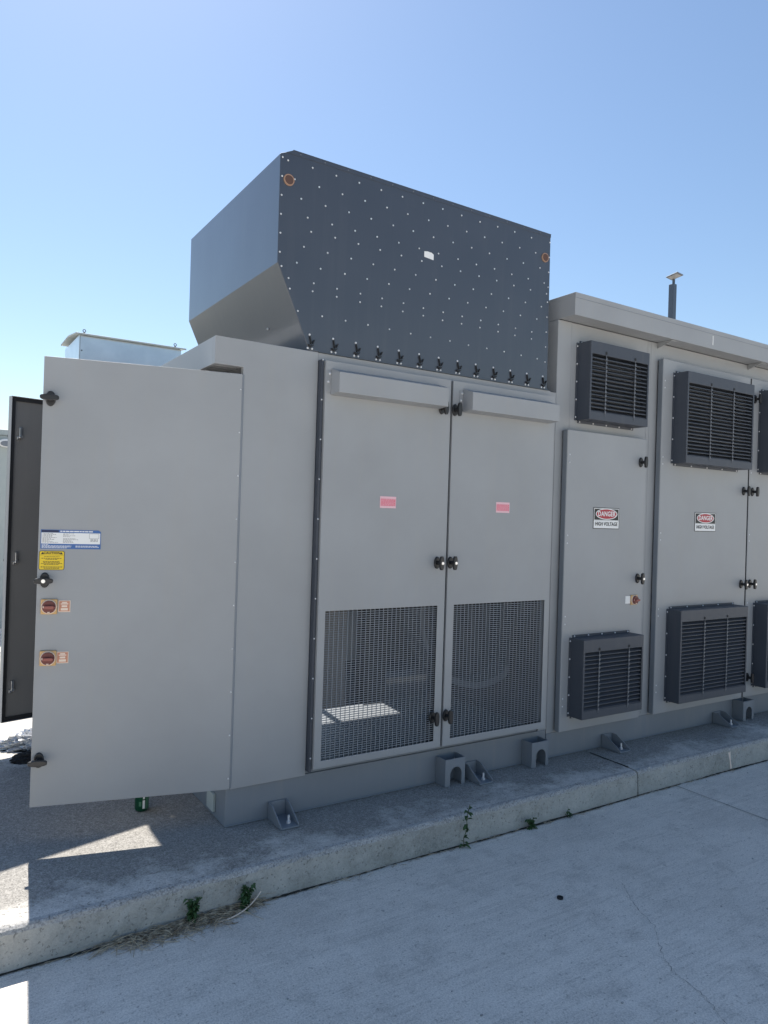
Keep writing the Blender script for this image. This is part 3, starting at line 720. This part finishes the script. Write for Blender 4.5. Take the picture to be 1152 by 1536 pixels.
# yellow caution label
X0, X1, Z0, Z1 = L1-.831, L1-.731, 1.340, 1.422
def rrect(x0, x1, z0, z1, r, n=5):
    out = []
    for cx, cz, a0 in ((x1-r,z0+r,-90),(x1-r,z1-r,0),(x0+r,z1-r,90),(x0+r,z0+r,180)):
        for k in range(n+1): a = R(a0+90*k/n); out.append((cx+r*math.cos(a), cz+r*math.sin(a)))
    return out
m = LB(T1); m.prism(rrect(X0,X1,Z0,Z1,.008), -.0014, -.0002)
o = tag(m.build('caution_label', 'black_ink'), 'yellow caution label under the rating plate on the open door', 'label')
m = LB(T1); m.prism(rrect(X0+.002,X1-.002,Z0+.002,Z1-.002,.0065), -.002, -.0014); m.build('yellow_field', 'yellow_ink', o)
def leaf_text(x, z, yy): return T1 @ face_mtx(x, yy, z)
text('CAUTION', 'lettering', 'black_ink', leaf_text((X0+X1)/2, Z1-.0095, -.0026), .0125, o, bold=.0004, sx=1.12)
m = LB(T1)
for s_ in (-1, 1):
    xc = (X0+X1)/2+s_*.037; m.prism([(xc-.006,Z1-.0145),(xc+.006,Z1-.0145),(xc,Z1-.0045)], -.0025, -.002)
m.box(X0+.002,X1-.002,-.0024,-.002,Z1-.0185,Z1-.0178)
for z_, wd, hh in ((.026,.030,.0026),(.033,.040,.003),(.0375,.024,.003),(.046,.034,.003),(.0505,.032,.003),(.055,.041,.003),(.0595,.030,.003),(.070,.042,.0036),(.0755,.030,.0036)):
    xx = (X0+X1)/2-wd; bars(m, xx, (X0+X1)/2+wd, Z1-z_, hh*.7, -.002, .004, .010)
m.build('caution_print', 'black_ink', o)

# ------------------------------------------------------------------ things further back
cab = thing('metal_cabinet', 'shiny galvanised cabinet with a pitched lid showing behind the open door', 'cabinet', (1.63, 7.4, ZP))
mb = MB(); mb.box(1.166,2.092,7.0,7.76,ZP+.002,3.160); cb = mb.build('cabinet_body', 'galv', cab, bevel=.004)
mb = MB(); mb.box(1.172,1.176,6.9965,6.9995,ZP+.01,3.15); mb.build('corner_seam', 'skid', cb)
dots('cabinet_screw', cb, [(1.19,6.9995,z) for z in (.6,1.2,1.8,2.4,3.02)], .008, .004, 'strap')
mb = MB(); mb.prism([(6.960,3.154),(6.960,3.170),(7.38,3.219),(7.80,3.210),(7.80,3.196),(7.38,3.205),(6.99,3.161)], 1.130, 2.130, 'x'); ld = mb.build('lid', 'far_paint', cab, bevel=.003)
for x in (1.212, 2.040):
    mb = MB(); n = 14
    mb.cyl((x,7.03,3.178),(x,7.03,3.196),.008,.008,8)
    for k in range(n):
        a, b = 2*math.pi*k/n, 2*math.pi*(k+1)/n
        mb.cyl((x+.012*math.cos(a),7.03,3.206+.012*math.sin(a)),(x+.012*math.cos(b),7.03,3.206+.012*math.sin(b)),.0038,.0038,6)
    mb.build('eye_bolt', 'strap', ld)
far = thing('storage_container', 'pale grey-green container far behind, at the left edge beyond the open doors', 'container', (-1.2, 11.3, 0))
mb = MB(); mb.box(-3.6,1.6,10.12,12.6,.06,2.46); mb.build('wall', 'far_paint', far, bevel=.01)
mb = MB(); mb.box(-3.62,1.62,10.09,12.62,2.4605,2.53); mb.build('roof', 'far_paint', far, bevel=.008)
mb = MB(); mb.box(-3.6,1.6,10.14,12.6,.0,.0595); mb.build('base_rail', 'white', far)
mb = MB(); n = 24
mb.prism([(.875+.088*math.cos(2*math.pi*k/n), 2.36+.052*math.sin(2*math.pi*k/n)) for k in range(n)], 10.02, 10.119); vc = mb.build('vent_cowl', 'white', far, bevel=.012)
mb = MB(); mb.prism([(.875+.066*math.cos(2*math.pi*k/n), 2.352+.034*math.sin(2*math.pi*k/n)) for k in range(n)], 10.017, 10.0195); mb.build('cowl_mouth', 'skid', vc)
for x in (-3.3,-2.0,-.7): 
    mb = MB(); mb.frame(x,x+1.0,.2,2.3,x+.03,x+.97,.23,2.27,10.105,10.1195); mb.build('door_frame', 'far_paint', far)

# ------------------------------------------------------------------ small things on the ground
can = thing('drink_can', 'green drink can standing on the pad under the open door', 'can', (.952,3.592,ZP+.001))
mb = MB(); cx, cy = .952, 3.592; n = 28
prof = [(.024,.0),(.0285,.003),(.033,.012),(.033,.148),(.029,.158),(.0255,.162),(.0262,.166),(.024,.166),(.0235,.160)]
vs_ = [(cx+r*math.cos(2*math.pi*k/n), cy+r*math.sin(2*math.pi*k/n), ZP+.001+z) for r, z in prof for k in range(n)]
fs = [(j*n+k, j*n+(k+1) % n, (j+1)*n+(k+1) % n, (j+1)*n+k) for j in range(len(prof)-1) for k in range(n)]
fs += [tuple(range(n)), tuple(range((len(prof)-1)*n, len(prof)*n))]
mis = []
mb.add(vs_, fs)
mb.mi = [0 if f[0] < 4*n and len(f) == 4 else 1 for f in mb.f]
cbd = mb.build('can_body', ['can_green','chrome'], can, smooth=True)
def canpatch(a0, a1, z0, z1, mat, name):
    m = MB(); nn = 6; rr = .0334
    vv = [(cx+rr*math.cos(R(a0+(a1-a0)*k/nn)), cy+rr*math.sin(R(a0+(a1-a0)*k/nn)), ZP+z) for z in (z0, z1) for k in range(nn+1)]
    m.add(vv, [(k, k+1, k+nn+2, k+nn+1) for k in range(nn)]); m.build(name, mat, cbd)
canpatch(262,282,.018,.058,'white','barcode_panel'); canpatch(264,280,.064,.078,'white','print_mark'); canpatch(232,252,.030,.052,'can_light','print_mark'); canpatch(290,330,.013,.145,'can_light','side_band')

def crumple(name, mat, c, rx, ry, rz, seed, label, cat, amp=.35):
    rnd = random.Random(seed); bm = bmesh.new(); bmesh.ops.create_icosphere(bm, subdivisions=5, radius=1)
    ph = [rnd.uniform(0, 6.28) for _ in range(9)]
    for v in bm.verts:
        p = v.co.copy()
        r = 1 + amp*(abs(math.sin(p.x*4+ph[0]+p.y*3))-.5) + amp*.7*(abs(math.sin(p.y*7+ph[1]+p.z*5+p.x*2))-.5) + amp*.5*(abs(math.sin(p.x*13+ph[2]+p.z*9-p.y*4))-.5) + amp*.35*(abs(math.sin(p.y*21+ph[3]+p.x*15+p.z*6))-.5) + amp*.2*(abs(math.sin(p.y*33+ph[4]-p.x*37+p.z*16))-.5)
        v.co = Vector((p.x*rx*r, p.y*ry*r, max(0, p.z)*rz*r))
    me = bpy.data.meshes.new(name); bm.to_mesh(me); bm.free(); me.materials.append(M[mat])
    o = link(name, me, c); tag(o, label, cat); return o
crumple('plastic_wrap', 'film', (.655,4.86,ZP+.001), .19, .11, .075, 3, 'crumpled clear plastic wrap on the sunlit pad beside the open door', 'plastic')
crumple('black_cloth', 'black_cloth', (.640,4.60,ZP+.001), .155, .075, .05, 5, 'black crumpled cloth on the pad in front of the plastic wrap', 'cloth', .15)
mb = MB(); n = 20; c0 = (2.357,2.184)
for k in range(n):
    a, b = 2*math.pi*k/n, 2*math.pi*(k+1)/n
    f = lambda an, r: (c0[0]+r*math.cos(an), c0[1]+r*math.sin(an))
    for (ra, za, rb, zb) in ((.0135,.001,.0135,.008),(.0135,.008,.009,.009),(.009,.009,.008,.004),(.008,.004,0.0005,.004)):
        mb.add([(*f(a,ra),za),(*f(b,ra),za),(*f(b,rb),zb),(*f(a,rb),zb)], [(0,1,2,3)])
tag(mb.build('rubber_cap', 'gasket'), 'small black rubber cap lying on the concrete apron', 'cap')

def leaf(mb, base, az, L_, wd, lift, droop, mi=0):
    b = Vector(base); d = Vector((math.cos(az), math.sin(az), 0)); s_ = Vector((-d.y, d.x, 0)); n_ = 5; vs_ = []; fs = []
    for k in range(n_+1):
        t = k/n_; p = b + d*(L_*t*math.cos(lift)) + Vector((0,0,1))*(L_*(math.sin(lift)*t - droop*t*t))
        ww = wd*math.sin(math.pi*min(.98, t*.9+.08))
        vs_ += [p+s_*ww+Vector((0,0,ww*.35)), p, p-s_*ww+Vector((0,0,ww*.35))]
    for k in range(n_): fs += [(3*k,3*k+1,3*k+4,3*k+3),(3*k+1,3*k+2,3*k+5,3*k+4)]
    mb.add(vs_, fs, mi)
def weed(x, y, h, stems, nl, ll, label, seed, spread=.03):
    rnd = random.Random(seed); root = thing('weed', label, 'weed', (x, y, .002), 'weeds in the kerb joint')
    ms, ml = MB(), MB()
    for s_ in range(stems):
        hh = h*rnd.uniform(.6, 1) if s_ else h
        p = Vector((x+rnd.gauss(0,.006)*(stems > 1), y+rnd.gauss(0,.003), .002)); lean = Vector((rnd.gauss(0,spread), -abs(rnd.gauss(0,spread*.5)), 0))
        prev = p; sg = 5
        for k in range(1, sg+1):
            t = k/sg; q = p + lean*t*t + Vector((rnd.gauss(0,.003), rnd.gauss(0,.002), hh*t)); ms.cyl(prev, q, .0022, .0018, 5); 
            for _ in range(nl):
                pp = prev.lerp(q, rnd.random()); leaf(ml, pp, rnd.uniform(math.pi, 2*math.pi) if rnd.random() < .75 else rnd.uniform(0, 6.28), ll*rnd.uniform(.6,1.15)*(1.1-.3*t), ll*.24, rnd.uniform(.1,.9), rnd.uniform(.2,.8))
            prev = q
    ms.build('stem', 'stem', root); ml.build('leaves', 'leaf', root, kind='stuff'); return root
weed(2.300,2.765,.205,1,5,.038,'tall single-stemmed green weed against the kerb below the front doors',11,.03)
weed(2.750,2.765,.055,5,2,.034,'small spreading weed at the kerb foot right of the tall weed',12,.03)
weed(3.030,2.765,.045,2,2,.024,'tiny weed farthest right along the kerb foot',13,.01)
weed(.935,2.765,.105,6,5,.028,'bushy green weed standing in the dry straw, nearer the open door side',14,.015)
weed(1.155,2.765,.100,6,5,.028,'bushy green weed at the right end of the dry straw',15,.015)
# dry straw drift: nobody could count it
mb = MB()
def strand(p, az, L_, r, curl):
    prev = Vector(p); a = az; n_ = 5; el = random.uniform(-.05,.25)
    for k in range(n_):
        a += random.gauss(curl, .12); q = prev + Vector((math.cos(a)*L_/n_, math.sin(a)*L_/n_, math.sin(el)*L_/n_)); el -= .11
        q.z = max(.003, q.z); q.y = min(q.y, 2.782)
        mb.cyl(prev, q, r, r*.9, 4, caps=False); prev = q
for k in range(520):
    t = random.betavariate(1.5, 1.3); x = .60+.62*t; wid = .075*math.sin(math.pi*min(1, .12+t*.86))**.8
    y = 2.778 - abs(random.gauss(0, .5))*wid
    z = .004+random.random()*.022*max(0, 1-(2.778-y)/.08)
    strand((x,y,z), random.choice((0,math.pi))+random.gauss(-.05,.55), random.uniform(.03,.11), random.uniform(.0007,.0016), random.gauss(0,.06))
for k in range(160):
    x = random.uniform(.3,4.6); strand((x,2.777-abs(random.gauss(0,.008)),.004), random.choice((0,math.pi))+random.gauss(0,.3), random.uniform(.015,.05), .001, 0)
st = mb.build('dry_straw', 'straw', kind='stuff'); tag(st, 'drift of dry straw lying along the foot of the kerb', 'straw')
mb = MB(); prev = Vector((1.03,2.715,.008))
for k in range(1, 13):
    t = k/12; q = Vector((1.03+.20*t, 2.715+.055*t*t, .006+.045*t**3)); mb.cyl(prev, q, .0028, .0026, 6); prev = q
tag(mb.build('straw_stalk', 'cream'), 'long pale curved straw stalk at the end of the straw drift', 'stalk')
# scattered grit
mb = MB()
for k in range(130):
    if random.random() < .6: x, y, z = random.uniform(.3,6), random.uniform(2.85,3.2), ZP+.001
    else: x, y, z = random.uniform(.4,5), random.uniform(1.2,2.76), .001
    r = random.uniform(.0015,.005); mb.ell((x,y,z+r*.4), r*random.uniform(.8,1.6), r, r*.6, 6, 4)
tag(mb.build('grit', 'kerb_edge', kind='stuff'), 'scattered pale grit on the concrete', 'grit')
